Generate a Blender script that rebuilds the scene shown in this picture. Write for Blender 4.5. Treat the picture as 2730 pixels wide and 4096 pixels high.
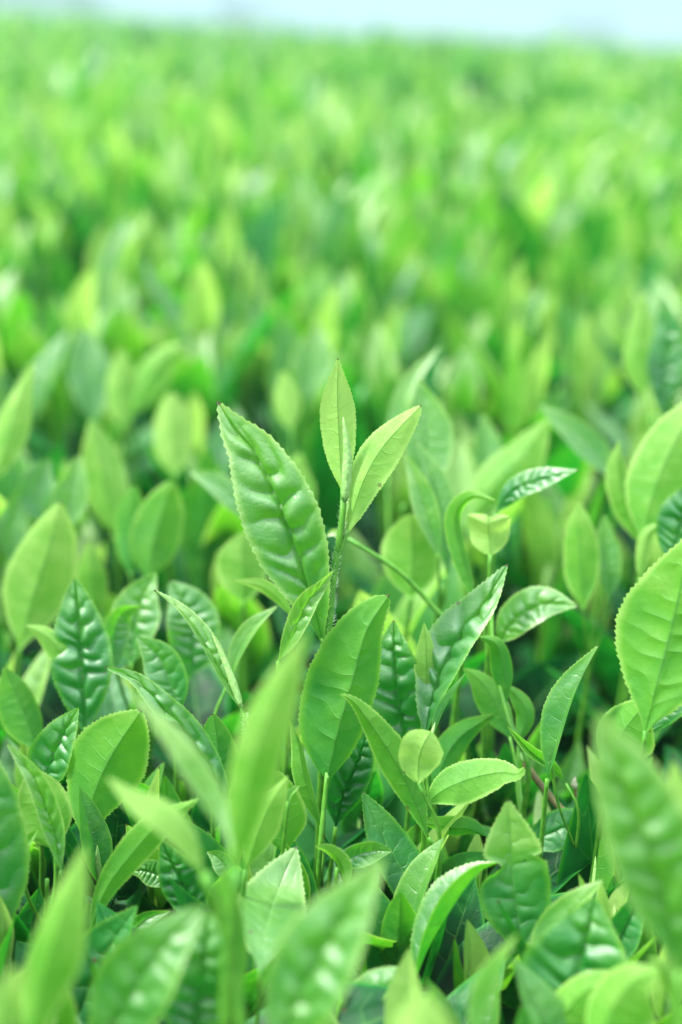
import bpy, math, random
import numpy as np
from mathutils import Matrix, Vector, Euler
for o in list(bpy.data.objects): bpy.data.objects.remove(o)
scn = bpy.context.scene
COL = scn.collection
rad = math.radians

# ------------------------------------------------------------------ camera
FD = 0.38                 # focus distance, metres
CANOPY = 0.75             # height of the tea canopy above the soil
CZ = CANOPY + 0.164
cd = bpy.data.cameras.new('camera'); cam = bpy.data.objects.new('camera', cd); COL.objects.link(cam)
cd.sensor_fit = 'VERTICAL'; cd.sensor_height = 36; cd.sensor_width = 24; cd.lens = 50
cd.clip_start = 0.01; cd.clip_end = 3000
CAMROT = Euler((rad(90 - 18.42), 0, 0)).to_matrix() @ Euler((0, 0, rad(2.5))).to_matrix()
cam.matrix_world = Matrix.Translation((0, 0, CZ)) @ CAMROT.to_4x4()
cd.dof.use_dof = True; cd.dof.focus_distance = FD; cd.dof.aperture_fstop = 5.4; cd.dof.aperture_blades = 0
scn.camera = cam
scn.render.resolution_x = 682; scn.render.resolution_y = 1024
scn.view_settings.view_transform = 'Standard'; scn.view_settings.look = 'None'
scn.view_settings.gamma = 1; scn.view_settings.exposure = 1.7

# ------------------------------------------------------------------ sky and sun (bright hazy overcast)
SUN_EL, SUN_AZ = 60, -92    # azimuth measured from +Y (straight ahead) towards +X
w = bpy.data.worlds.new('World'); scn.world = w; w.use_nodes = True
nt = w.node_tree; bg = nt.nodes['Background']
sky = nt.nodes.new('ShaderNodeTexSky'); sky.sky_type = 'NISHITA'; sky.sun_disc = False
sky.sun_elevation = rad(SUN_EL); sky.sun_rotation = rad(SUN_AZ); sky.air_density = 1.0; sky.dust_density = 0.6; sky.ozone_density = 1.0
# thin bright cloud veil in front of the blue: paler low down, brighter overhead, as on a hazy day
def sn(t): return nt.nodes.new(t)
tcw = sn('ShaderNodeTexCoord'); sx = sn('ShaderNodeSeparateXYZ'); nt.links.new(tcw.outputs['Generated'], sx.inputs[0])
mr = sn('ShaderNodeMapRange'); nt.links.new(sx.outputs[2], mr.inputs[0]); mr.inputs[1].default_value = 0.16; mr.inputs[2].default_value = 0.9; mr.inputs[3].default_value = 1.0; mr.inputs[4].default_value = 26.0
veil = sn('ShaderNodeVectorMath'); veil.operation = 'SCALE'; veil.inputs[0].default_value = (0.34, 0.36, 0.41); nt.links.new(mr.outputs[0], veil.inputs['Scale'])
cn = sn('ShaderNodeTexNoise'); cn.inputs['Scale'].default_value = 3.0; cn.inputs['Detail'].default_value = 5; nt.links.new(tcw.outputs['Generated'], cn.inputs['Vector'])
cm = sn('ShaderNodeMapRange'); nt.links.new(cn.outputs[0], cm.inputs[0]); cm.inputs[1].default_value = .35; cm.inputs[2].default_value = .65; cm.inputs[3].default_value = .86; cm.inputs[4].default_value = 1.1
veil2 = sn('ShaderNodeVectorMath'); veil2.operation = 'SCALE'; nt.links.new(veil.outputs[0], veil2.inputs[0]); nt.links.new(cm.outputs[0], veil2.inputs['Scale'])
blue = sn('ShaderNodeVectorMath'); blue.operation = 'MULTIPLY'; nt.links.new(sky.outputs[0], blue.inputs[0]); blue.inputs[1].default_value = (0.028, 0.078, 0.074)
sm = sn('ShaderNodeVectorMath'); sm.operation = 'ADD'; nt.links.new(blue.outputs[0], sm.inputs[0]); nt.links.new(veil2.outputs[0], sm.inputs[1])
nt.links.new(sm.outputs[0], bg.inputs[0]); bg.inputs[1].default_value = 0.15
sl = bpy.data.lights.new('sun', 'SUN'); so = bpy.data.objects.new('sun', sl); COL.objects.link(so)
sl.energy = 3.2; sl.angle = rad(10); sl.color = (1, 0.97, 0.9)
so.rotation_euler = (rad(-(90 - SUN_EL)), 0, rad(-SUN_AZ)); so.location = (0, 0, 5)

# ------------------------------------------------------------------ materials
def mat(name):
    m = bpy.data.materials.new(name); m.use_nodes = True
    n = m.node_tree.nodes; l = m.node_tree.links
    for x in list(n): n.remove(x)
    out = n.new('ShaderNodeOutputMaterial')
    return m, n, l, out
def mth(n, l, op, a, b=None, c=None, clamp=False):
    x = n.new('ShaderNodeMath'); x.operation = op; x.use_clamp = clamp
    for i, v in enumerate((a, b, c)):
        if v is None: continue
        if isinstance(v, (int, float)): x.inputs[i].default_value = v
        else: l.new(v, x.inputs[i])
    return x.outputs[0]
def ramp(n, l, f, stops):
    r = n.new('ShaderNodeValToRGB'); e = r.color_ramp.elements
    while len(e) < len(stops): e.new(0.5)
    for k, (p, c) in enumerate(stops):
        e[k].position = p; e[k].color = (c[0], c[1], c[2], 1)
    l.new(f, r.inputs[0]); return r.outputs[0]
def mixc(n, l, f, a, b, mode='MIX'):
    x = n.new('ShaderNodeMix'); x.data_type = 'RGBA'; x.blend_type = mode
    if isinstance(f, (int, float)): x.inputs[0].default_value = f
    else: l.new(f, x.inputs[0])
    for i, v in ((6, a), (7, b)):
        if isinstance(v, tuple): x.inputs[i].default_value = (*v, 1)
        else: l.new(v, x.inputs[i])
    return x.outputs[2]

NV = 8.0
def leaf_material():
    m, n, l, out = mat('tea_leaf')
    uv = n.new('ShaderNodeUVMap'); sep = n.new('ShaderNodeSeparateXYZ'); l.new(uv.outputs[0], sep.inputs[0])
    u = sep.outputs[0]; v = mth(n, l, 'MULTIPLY_ADD', sep.outputs[1], 2.0, -1.0)
    av = mth(n, l, 'ABSOLUTE', v)
    sgn = mth(n, l, 'GREATER_THAN', v, 0.0)
    va = n.new('ShaderNodeAttribute'); va.attribute_name = 'vein_phase'
    p = mth(n, l, 'ADD', va.outputs['Fac'], mth(n, l, 'MULTIPLY', sgn, 0.45))
    fr = mth(n, l, 'FRACT', mth(n, l, 'ADD', p, 50.0))
    dd = mth(n, l, 'ABSOLUTE', mth(n, l, 'SUBTRACT', fr, 0.5))     # 0.5 at a vein
    vein = mth(n, l, 'SUBTRACT', 1.0, mth(n, l, 'MULTIPLY', mth(n, l, 'SUBTRACT', 0.5, dd), 20.0), clamp=True)
    vein = mth(n, l, 'MULTIPLY', vein, mth(n, l, 'SUBTRACT', 1.0, mth(n, l, 'MULTIPLY', av, 1.05), clamp=True))
    vein = mth(n, l, 'MULTIPLY', vein, 0.9)
    mid = mth(n, l, 'SUBTRACT', 1.0, mth(n, l, 'MULTIPLY', av, 20.0), clamp=True)
    allv = mth(n, l, 'MAXIMUM', vein, mid)
    edge = n.new('ShaderNodeMapRange'); edge.inputs[1].default_value = 0.80; edge.inputs[2].default_value = 1.0
    l.new(av, edge.inputs[0]); edge = edge.outputs[0]
    tc = n.new('ShaderNodeTexCoord'); noi = n.new('ShaderNodeTexNoise'); noi.inputs['Scale'].default_value = 130; noi.inputs['Detail'].default_value = 5
    l.new(tc.outputs['Object'], noi.inputs['Vector'])
    oi = n.new('ShaderNodeObjectInfo')
    at = n.new('ShaderNodeAttribute'); at.attribute_name = 'age'
    age = mth(n, l, 'ADD', at.outputs['Fac'], mth(n, l, 'MULTIPLY', mth(n, l, 'SUBTRACT', noi.outputs[0], 0.5), 0.42))
    age = mth(n, l, 'ADD', age, mth(n, l, 'MULTIPLY', mth(n, l, 'POWER', edge, 1.6), 0.34))
    # paler, yellower tips: younger tissue plus sheen put into the colour
    age = mth(n, l, 'ADD', age, mth(n, l, 'MULTIPLY', mth(n, l, 'SUBTRACT', mth(n, l, 'POWER', u, 2.0), 0.25), 0.22), clamp=True)
    dif = ramp(n, l, age, [(0, (0.0006, 0.022, 0.006)), (0.18, (0.002, 0.085, 0.016)), (0.38, (0.010, 0.19, 0.018)), (0.7, (0.090, 0.29, 0.018)), (1, (0.29, 0.49, 0.11))])  # dark end: old-leaf green, deepened to put the gaps' shade into the colour
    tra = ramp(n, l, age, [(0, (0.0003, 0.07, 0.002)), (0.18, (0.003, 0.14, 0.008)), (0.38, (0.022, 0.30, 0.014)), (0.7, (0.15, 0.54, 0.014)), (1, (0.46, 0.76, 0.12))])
    dif = mixc(n, l, mth(n, l, 'MULTIPLY', allv, 0.40), dif, (0.22, 0.50, 0.12))
    geo0 = n.new('ShaderNodeNewGeometry')
    dif = mixc(n, l, mth(n, l, 'MULTIPLY', mth(n, l, 'MULTIPLY', mid, geo0.outputs['Backfacing']), 0.85), dif, (0.02, 0.13, 0.008))
    tra = mixc(n, l, mth(n, l, 'MULTIPLY', allv, 0.55), tra, (0.01, 0.25, 0.01))
    # brown withered point on some tips and sparse brown specks
    tipm = mth(n, l, 'MULTIPLY', mth(n, l, 'GREATER_THAN', u, 0.985), mth(n, l, 'GREATER_THAN', mth(n, l, 'FRACT', mth(n, l, 'MULTIPLY', va.outputs['Fac'], 0.0) if False else mth(n, l, 'MULTIPLY', oi.outputs['Random'], 7.31)), 0.45))
    spk = n.new('ShaderNodeTexVoronoi'); spk.inputs['Scale'].default_value = 170; l.new(tc.outputs['Object'], spk.inputs['Vector'])
    sc_ = n.new('ShaderNodeSeparateColor'); l.new(spk.outputs['Color'], sc_.inputs[0])
    sp_ = mth(n, l, 'MULTIPLY', mth(n, l, 'LESS_THAN', spk.outputs['Distance'], 0.11), mth(n, l, 'GREATER_THAN', sc_.outputs[0], 0.90))
    bm = mth(n, l, 'MAXIMUM', tipm, mth(n, l, 'MULTIPLY', sp_, 0.7))
    dif = mixc(n, l, bm, dif, (0.10, 0.07, 0.02)); tra = mixc(n, l, bm, tra, (0.08, 0.05, 0.01))
    geo = n.new('ShaderNodeNewGeometry'); back = geo.outputs['Backfacing']
    dif = mixc(n, l, mth(n, l, 'MULTIPLY', back, 0.15), dif, (0.16, 0.38, 0.05))
    # fine reticulate venation + surface noise
    vor = n.new('ShaderNodeTexVoronoi'); vor.feature = 'DISTANCE_TO_EDGE'; vor.inputs['Scale'].default_value = 420
    l.new(tc.outputs['Object'], vor.inputs['Vector'])
    vn = mth(n, l, 'MULTIPLY', vor.outputs['Distance'], 6.0, clamp=True)
    hgt = mth(n, l, 'ADD', mth(n, l, 'MULTIPLY', vn, 0.07), mth(n, l, 'MULTIPLY', noi.outputs[0], 1.3))
    hgt = mth(n, l, 'SUBTRACT', hgt, mth(n, l, 'MULTIPLY', allv, 0.3))
    bp = n.new('ShaderNodeBump'); bp.inputs['Strength'].default_value = 0.7; bp.inputs['Distance'].default_value = 0.0006
    l.new(hgt, bp.inputs['Height'])
    pr = n.new('ShaderNodeBsdfPrincipled'); l.new(dif, pr.inputs['Base Color']); l.new(bp.outputs[0], pr.inputs['Normal'])
    rg = mth(n, l, 'ADD', 0.43, mth(n, l, 'MULTIPLY', noi.outputs[0], 0.12))
    rg = mth(n, l, 'ADD', rg, mth(n, l, 'MULTIPLY', back, 0.22)); l.new(rg, pr.inputs['Roughness'])
    sp = mth(n, l, 'MULTIPLY', mth(n, l, 'ADD', 0.08, mth(n, l, 'MULTIPLY', at.outputs['Fac'], 1.9), clamp=True), mth(n, l, 'SUBTRACT', 1.0, mth(n, l, 'MULTIPLY', back, 0.6))); l.new(sp, pr.inputs['Specular IOR Level'])
    cw = mth(n, l, 'MULTIPLY', mth(n, l, 'SUBTRACT', 1.0, mth(n, l, 'MULTIPLY', back, 0.85)), mth(n, l, 'MULTIPLY', mth(n, l, 'SUBTRACT', at.outputs['Fac'], 0.20), 4.0, clamp=True))
    cw = mth(n, l, 'MULTIPLY', cw, 1.0)
    l.new(cw, pr.inputs['Coat Weight']); pr.inputs['Coat Roughness'].default_value = 0.52; pr.inputs['Coat IOR'].default_value = 1.7; l.new(bp.outputs[0], pr.inputs['Coat Normal'])
    tr = n.new('ShaderNodeBsdfTranslucent'); l.new(tra, tr.inputs[0]); l.new(bp.outputs[0], tr.inputs['Normal'])
    mx = n.new('ShaderNodeMixShader'); mx.inputs[0].default_value = 0.45
    l.new(pr.outputs[0], mx.inputs[1]); l.new(tr.outputs[0], mx.inputs[2]); l.new(mx.outputs[0], out.inputs[0])
    return m
def simple_material(name, stops, scale, rough, bump=0.3, dist=0.001):
    m, n, l, out = mat(name)
    tc = n.new('ShaderNodeTexCoord'); noi = n.new('ShaderNodeTexNoise'); noi.inputs['Scale'].default_value = scale; noi.inputs['Detail'].default_value = 6
    l.new(tc.outputs['Object'], noi.inputs['Vector'])
    c = ramp(n, l, noi.outputs[0], stops)
    pr = n.new('ShaderNodeBsdfPrincipled'); l.new(c, pr.inputs['Base Color']); pr.inputs['Roughness'].default_value = rough
    bp = n.new('ShaderNodeBump'); bp.inputs['Strength'].default_value = bump; bp.inputs['Distance'].default_value = dist
    l.new(noi.outputs[0], bp.inputs['Height']); l.new(bp.outputs[0], pr.inputs['Normal'])
    l.new(pr.outputs[0], out.inputs[0]); return m
LEAF = leaf_material()
STEM = simple_material('green_stem', [(0.3, (0.04, 0.19, 0.010)), (0.7, (0.10, 0.30, 0.02))], 300, 0.6)
BUDM = simple_material('downy_bud', [(0.3, (0.16, 0.36, 0.07)), (0.7, (0.30, 0.50, 0.16))], 900, 0.6, 0.6, 0.0004)
HAIR = simple_material('downy_hair', [(0.3, (0.55, 0.7, 0.42)), (0.7, (0.7, 0.8, 0.6))], 900, 0.5)
BARK = simple_material('brown_bark', [(0.3, (0.06, 0.05, 0.016)), (0.7, (0.19, 0.165, 0.06))], 200, 0.8, 0.6)
PALEBUD = simple_material('pale_bud', [(0.3, (0.26, 0.28, 0.16)), (0.7, (0.42, 0.40, 0.28))], 500, 0.5)
SOIL = simple_material('soil', [(0.3, (0.02, 0.014, 0.008)), (0.7, (0.06, 0.042, 0.025))], 9, 0.95, 0.8, 0.02)
def canopy_material():
    m, n, l, out = mat('far_canopy')
    tc = n.new('ShaderNodeTexCoord'); noi = n.new('ShaderNodeTexNoise'); noi.inputs['Scale'].default_value = 7; noi.inputs['Detail'].default_value = 8
    l.new(tc.outputs['Object'], noi.inputs['Vector'])
    c = ramp(n, l, noi.outputs[0], [(0.3, (0.02, 0.14, 0.015)), (0.5, (0.06, 0.24, 0.025)), (0.7, (0.13, 0.34, 0.05))])
    pr = n.new('ShaderNodeBsdfPrincipled'); l.new(c, pr.inputs['Base Color']); pr.inputs['Roughness'].default_value = 0.5
    l.new(pr.outputs[0], out.inputs[0]); return m
CANM = canopy_material()

# ------------------------------------------------------------------ geometry helpers (quads held as numpy arrays)
class Geo:
    def __init__(s): s.V=[]; s.F=[]; s.U=[]; s.A=[]; s.M=[]; s.n=0
    def add(s, V, F, U, A, M=0):
        s.V.append(V); s.F.append(F + s.n); s.U.append(U); s.A.append(A if A.ndim == 2 else np.stack([A, A*0], 1)); s.M.append(np.full(len(F), M, np.int32)); s.n += len(V)
    def arrays(s):
        return (np.concatenate(s.V), np.concatenate(s.F), np.concatenate(s.U), np.concatenate(s.A), np.concatenate(s.M))
def mesh_from(name, arr, mats):
    V, F, U, A, M = arr
    me = bpy.data.meshes.new(name)
    me.vertices.add(len(V)); me.vertices.foreach_set('co', V.astype(np.float32).ravel())
    me.loops.add(len(F)*4); me.loops.foreach_set('vertex_index', F.astype(np.int32).ravel())
    me.polygons.add(len(F)); me.polygons.foreach_set('loop_start', np.arange(0, len(F)*4, 4, dtype=np.int32))
    me.update(calc_edges=True)
    me.polygons.foreach_set('use_smooth', np.ones(len(F), bool))
    me.polygons.foreach_set('material_index', M)
    ul = me.uv_layers.new(name='UVMap'); ul.data.foreach_set('uv', U[F.ravel()].astype(np.float32).ravel())
    for q_, nm_ in ((0, 'age'), (1, 'vein_phase')):
        at = me.attributes.new(nm_, 'FLOAT', 'POINT'); at.data.foreach_set('value', np.ascontiguousarray(A[:, q_], dtype=np.float32))
    for m in mats: me.materials.append(m)
    me.validate(); return me
def grid_faces(nu, nv, wrap=False):
    i = np.arange(nu-1)[:, None]; j = np.arange(nv if wrap else nv-1)[None, :]
    j2 = (j+1) % nv
    a = i*nv + j; b = (i+1)*nv + j; c = (i+1)*nv + j2; d = i*nv + j2
    return np.stack([a, b, c, d], -1).reshape(-1, 4)
def spline(P, n):
    P = np.array(P, float)
    if len(P) == 2: P = np.array([P[0], (P[0]+P[1])/2, P[1]])
    Q = np.vstack([2*P[0]-P[1], P, 2*P[-1]-P[-2]])
    seg = len(P)-1; t = np.linspace(0, seg, n); k = np.minimum(t.astype(int), seg-1); f = (t-k)[:, None]
    p0, p1, p2, p3 = Q[k], Q[k+1], Q[k+2], Q[k+3]
    R = 0.5*((2*p1)+(-p0+p2)*f+(2*p0-5*p1+4*p2-p3)*f**2+(-p0+3*p1-3*p2+p3)*f**3)
    d = np.r_[0, np.cumsum(np.linalg.norm(np.diff(R, axis=0), axis=1))]; s = np.linspace(0, d[-1], n)
    return np.stack([np.interp(s, d, R[:, i]) for i in range(3)], 1)
def unit(a): return a/np.maximum(np.linalg.norm(a, axis=-1, keepdims=True), 1e-9)
SH_U = np.array([0, .05, .12, .22, .35, .5, .63, .76, .86, .93, .975, 1.0])
SH_W = np.array([.05, .13, .34, .63, .89, 1.0, .94, .71, .44, .22, .085, 0.012])
from math import pi
def smooth_interp(x, xp, fp):
    # monotone-ish cubic by resampling a blurred table
    g = np.linspace(0, 1, 201); y = np.interp(g, xp, fp); k = np.array([1, 2, 3, 2, 1.])/9
    yy = np.convolve(np.pad(y, 2, mode='edge'), k, 'valid'); yy[0] = fp[0]; yy[-1] = fp[-1]
    return np.interp(x, g, yy)
def leaf_geo(P, W, N0, roll0=0, roll1=None, fl=15, fr=15, curl=10, bump=0.5, age=0.5, nu=90, nh=9, wl=1, wr=1, teeth=34, lobe=0.0,
             peak=0.45, blunt=0.0, tipfold=0, notch=(), hole=None, wave=0.0, seed=0, mat=0, grad=0.0):
    """P: midrib points base->tip; N0: reference adaxial normal(s); v=+1 lies on T x N side. Angles in degrees."""
    rs = np.random.RandomState(seed)
    C = spline(P, nu); T = unit(np.gradient(C, axis=0)); L = np.linalg.norm(np.diff(C, axis=0), axis=1).sum()
    if roll1 is None: roll1 = roll0
    u = np.linspace(0, 1, nu)
    N = np.tile(np.array(N0, float), (nu, 1)); N = unit(N - (N*T).sum(1, keepdims=True)*T)
    B = np.cross(T, N); r = np.radians(roll0 + (roll1-roll0)*u)[:, None]
    N2 = N*np.cos(r) + B*np.sin(r); B = np.cross(T, N2); N = N2
    # width profile
    uu = np.where(u < peak, u/peak*0.5, 0.5 + (u-peak)/(1-peak)*0.5)
    sh = smooth_interp(uu, SH_U, SH_W)
    blunt *= 0.55
    if blunt: sh = sh*(1-blunt) + blunt*np.sqrt(np.maximum(0, 1-np.abs(2*uu-1)**2.4))*np.clip((1-u)*30, 0.02, 1)
    sh = sh*(1 + 0.03*np.sin(u*11+seed) )
    half = W/2*sh
    V = np.zeros((nu, 2*nh+1, 3)); UV = np.zeros((nu, 2*nh+1, 2)); t = np.linspace(0, 1, nh+1)
    A = np.zeros((nu, 2*nh+1, 2)); w1, w2, w3, w4 = rs.uniform(0, 6.3, 4)
    for side, fd, ws in ((-1, fl, wl), (1, fr, wr)):
        hw = half*ws
        # local tooth length at the margin
        saw = ((u*teeth + 0.3*side) % 1.0)
        tooth = np.where((u > .10) & (u < .985), (saw**1.6)*min(0.0011, W*0.032), 0) if teeth else 0*u
        nt_ = np.ones(nu)
        for (sd, pu, pw, dep) in notch:
            if sd == side: nt_ = nt_*(1 - dep*np.exp(-((u-pu)/pw)**2))
        hw = hw*nt_
        ang = np.radians(fd) + np.radians(curl)*np.sin(u*pi*0.9+.15)[:, None]*t[None, :]*1.0 + np.radians(wave)*np.sin(u*9+seed+side)[:, None]*t[None, :]
        dt = 1.0/nh
        cx = np.concatenate([np.zeros((nu, 1)), np.cumsum(np.cos((ang[:, 1:]+ang[:, :-1])/2)*dt, 1)], 1)
        cz = np.concatenate([np.zeros((nu, 1)), np.cumsum(np.sin((ang[:, 1:]+ang[:, :-1])/2)*dt, 1)], 1)
        X = cx*hw[:, None]; Z = cz*hw[:, None]
        X[:, -1] += tooth*np.cos(ang[:, -1]); Z[:, -1] += tooth*np.sin(ang[:, -1])
        ph0 = u[:, None]*NV - 0.8*t[None, :]**1.9 + 0.22*np.sin(u*7+w1)[:, None] + 0.16*np.sin(u[:, None]*13+w2+3.5*side*t[None, :]) + 0.12*np.sin(u[:, None]*23+w3+6*side*t[None, :])
        ph = ph0 + (0.45 if side > 0 else 0)
        bl = np.maximum(1-np.abs(2*((ph+.5) % 1)-1)**2.2, 0)**0.8
        bl = 1-bl if False else np.maximum(np.abs(np.sin(pi*ph)), 1e-4)**0.8
        bl = bl*np.clip(t/0.12, 0, 1)[None, :]**.6*np.clip((1-t)/0.72, 0, 1)[None, :]**.9*np.clip(u*6, 0, 1)[:, None]*np.clip((1-u)*7, 0, 1)[:, None]
        bl = bl*(0.65+0.6*rs.rand(int(NV)+4)[np.clip((ph+1).astype(int), 0, int(NV)+3)])
        bl = bl*bump*0.0016*np.clip(hw/0.008, 0.1, 1.3)[:, None]*(1+0*u[:, None])
        groove = -bump*0.0005*np.exp(-(t/0.10)**2)[None, :]*np.ones((nu, 1))
        und = W*0.030*(np.sin(u[:, None]*5+w2+side*t[None, :]*2.2)+0.6*np.sin(u[:, None]*11+w4-side*t[None, :]*3))*t[None, :]*np.clip((1-u)*5, 0, 1)[:, None]
        Z2 = Z + (bl+groove+und)*np.cos(ang); X2 = X - bl*np.sin(ang)
        idx = nh + side*np.arange(nh+1)
        V[:, idx, :] = C[:, None, :] + T[:, None, :]*(lobe*2*(t**0.8*(1-.35*t))[None, :]*(hw*u**2)[:, None])[:, :, None] + side*B[:, None, :]*X2[:, :, None] + N[:, None, :]*Z2[:, :, None]
        A[:, idx, 1] = ph0; UV[:, idx, 0] = u[:, None]; UV[:, idx, 1] = 0.5 + 0.5*side*t[None, :]
    A[:, :, 0] = age + grad*np.clip((u-.55)*6, 0, 1)[:, None]
    F = grid_faces(nu, 2*nh+1)
    F = F[:, [0, 3, 2, 1]]
    if hole:
        c = F.mean(1); hu, hv, hr = hole; cu = UV.reshape(-1, 2)[F].mean(1)
        keep = ((cu[:, 0]-hu)/hr)**2 + ((cu[:, 1]*2-1-hv)/(hr*3.2))**2 > 1
        F = F[keep]
    return V.reshape(-1, 3), F, UV.reshape(-1, 2), A.reshape(-1, 2)
def tube_geo(P, r0, r1, nu=14, ns=8, age=0.5, prof=None):
    C = spline(P, nu); T = unit(np.gradient(C, axis=0)); ref = np.array([0.3, -0.9, 0.2])
    N = unit(ref - (T*ref).sum(1, keepdims=True)*T); B = np.cross(T, N)
    R = np.linspace(r0, r1, nu) if prof is None else np.interp(np.linspace(0, 1, nu), prof[0], prof[1])*r0
    a = np.linspace(0, 2*pi, ns, endpoint=False)
    V = C[:, None, :] + R[:, None, None]*(N[:, None, :]*np.cos(a)[None, :, None] + B[:, None, :]*np.sin(a)[None, :, None])
    n = nu*ns
    # close both ends by collapsing an extra ring
    V = np.concatenate([C[:1, None, :]*np.ones((1, ns, 1)), V, C[-1:, None, :]*np.ones((1, ns, 1))]).reshape(-1, 3)
    F = grid_faces(nu+2, ns, True)
    keep = np.ones(len(F), bool)
    return V, F, np.tile([0.5, 0.5], (len(V), 1)), np.full(len(V), age)
def link(name, me, parent=None):
    o = bpy.data.objects.new(name, me); COL.objects.link(o)
    if parent: o.parent = parent
    return o
def one(name, geo4, m, parent=None, origin=None, midx=0):
    g = Geo(); V, F, U, A = geo4
    if origin is not None: V = V - np.array(origin)
    g.add(V, F, U, A); return link(name, mesh_from(name, g.arrays(), [m]), parent)
def tag(o, label, cat, group=None, kind=None):
    if label: o['label'] = label
    if cat: o['category'] = cat
    if group: o['group'] = group
    if kind: o['kind'] = kind

# ------------------------------------------------------------------ sight lines measured on the photograph -> world points at their real distance
CR = np.array(CAMROT); CP = np.array([0, 0, CZ]); VTAN = 0.72
def at(x, y, f):
    d = f*FD
    c = np.array([(x-784)/2353*VTAN*d, -(y-1176.5)/2353*VTAN*d, -d])
    return CR @ c + CP
def pxm(w, f): return w/2353*VTAN*f*FD
def project(p):
    c = CR.T @ (np.array(p)-CP); d = -c[2]
    return c[0]/d/VTAN*2353+784, -c[1]/d/VTAN*2353+1176.5, d/FD

# ------------------------------------------------------------------ hand-built shoots
SHOOTS = []
def L(pts, w, face='u', roll=0, roll1=None, fold=12, curl=8, bump=0.5, age=0.5, **k):
    return dict(kind='leaf', pts=pts, w=w, face=face, roll=roll, roll1=roll1, fold=fold, curl=curl, bump=bump, age=age, **k)
def Bd(pts, w, **k): return dict(kind='bud', pts=pts, w=w, **k)
def S(label, parts, stem=None, r=9, r1=None, cat='tea shoot', hairs=False, grp='tea shoots of the near hedge top', bark=False):
    SHOOTS.append(dict(label=label, parts=parts, stem=stem, r=r, r1=r1, cat=cat, hairs=hairs, grp=grp, bark=bark))

# ---- the tall centre shoot
S('tallest shoot at centre with hairy stem, pale upright tip leaf and large puckered leaf', [
  L([(787,1135,1.0),(780,1010,1.0),(776,910,.995),(777,822,.99)], 88, 'l', roll=-8, roll1=0, fl=16, fr=30, fold=26, curl=-12, bump=.12, age=.97, peak=.50),
  Bd([(793,1150,.992),(799,1050,.988),(789,958,.985)], 25),
  L([(796,1226,1.0),(836,1105,1.0),(884,1022,1.0),(969,930,1.0)], 102, 'l', roll=0, roll1=-6, fl=46, fr=8, curl=-6, bump=.12, age=.86, peak=.55, blunt=.5, wl=1.15, wr=.95),
  L([(742,1475,1.0),(722,1390,.995),(690,1290,.99),(648,1168,.985),(590,1045,.985),(543,985,.985),(500,922,.985)], 186, 'u', roll=8, roll1=2, fl=6, fr=30, curl=4, bump=1.35, age=.55, wl=1.05, wr=.92, peak=.50),
], stem=[(750,1540,1.0),(756,1440,1.0),(767,1320,1.0),(783,1225,1.0),(790,1150,1.0)], r=12.5, r1=7.5, hairs=True)
S('short twisted dimpled leaf pointing up right, touching the tall hairy stem', [
  L([(640,1520,.99),(668,1470,.985),(705,1385,.98),(738,1345,.975),(768,1310,.97)], 62, 'u', roll=-25, roll1=20, fold=30, bump=.9, age=.72)])
S('broad smooth leaf underside with dark midrib at the centre, below the tall shoot', [
  L([(752,1790,1.0),(778,1680,.99),(811,1565,.985),(843,1450,.98),(895,1366,.98)], 158, 'l', roll=-4, roll1=-4, fl=10, fr=34, curl=-5, bump=.4, age=.50, peak=.36, blunt=.75, wl=1.38, wr=.84),
  L([(740,1905,1.01),(700,1790,1.0),(685,1710,1.0),(664,1652,1.0)], 50, 'l', roll=20, fold=30, age=.62, bump=.3)],
  stem=[(735,1960,1.0),(745,1850,1.0),(752,1775,1.0)], r=9)
S('puckered shiny leaf half hidden behind the broad centre leaf', [
  L([(940,1730,1.06),(922,1640,1.055),(910,1540,1.05),(905,1425,1.05)], 158, 'u', roll=3, fl=16, fr=22, bump=1.1, age=.33),
  L([(985,1620,1.04),(980,1560,1.035),(980,1490,1.035),(975,1430,1.035)], 58, 'l', roll=0, fold=24, bump=.1, age=.84)])
S('long ribbed leaf leaning right with glossy puckers, tip beside the heart-shaped young leaf', [
  L([(975,1700,1.03),(1000,1600,1.035),(1050,1480,1.04),(1115,1390,1.04),(1167,1296,1.04)], 138, 'u', roll=-16, fl=6, fr=50, bump=1.15, age=.40, peak=.48),
  L([(990,1700,1.01),(1015,1640,1.01),(1045,1590,1.01),(1072,1545,1.01)], 34, 'u', roll=-30, fold=48, bump=.2, age=.4)])
S('smooth folded leaf with toothed rim curling left over the centre gap', [
  L([(985,1925,.98),(948,1830,.975),(905,1745,.97),(850,1660,.965),(812,1612,.962),(781,1594,.96)], 90, 'l', roll=-28, fl=12, fr=58, curl=-16, bump=.15, age=.60, peak=.45)],
  stem=[(1010,1980,.99),(985,1925,.98)], r=8)
S('small round yellow green leaf with beaded rim right of centre', [
  L([(962,1800,.955),(962,1755,.955),(972,1715,.95),(990,1680,.95)], 104, 'l', roll=6, roll1=6, fold=16, curl=-34, bump=.1, age=.95, blunt=.85, peak=.62),
  Bd([(980,1720,.965),(992,1690,.965),(1000,1660,.965)], 11)],
  stem=[(1010,1905,.965),(985,1850,.96),(962,1800,.955)], r=6)
S('leaf arching right with bright toothed upper edge and hooked tip', [
  L([(975,1850,.99),(1020,1815,.985),(1085,1788,.98),(1150,1775,.975),(1190,1778,.97),(1207,1762,.968)], 100, 'l', roll=-34, fl=2, fr=30, curl=-14, bump=.12, age=.66, peak=.42)])
S('dimpled silvery leaf standing behind the broad centre leaf stalk', [
  L([(772,1900,1.04),(785,1830,1.035),(815,1760,1.03),(850,1672,1.03)], 96, 'u', roll=12, fold=14, bump=1.7, age=.2)])
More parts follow.
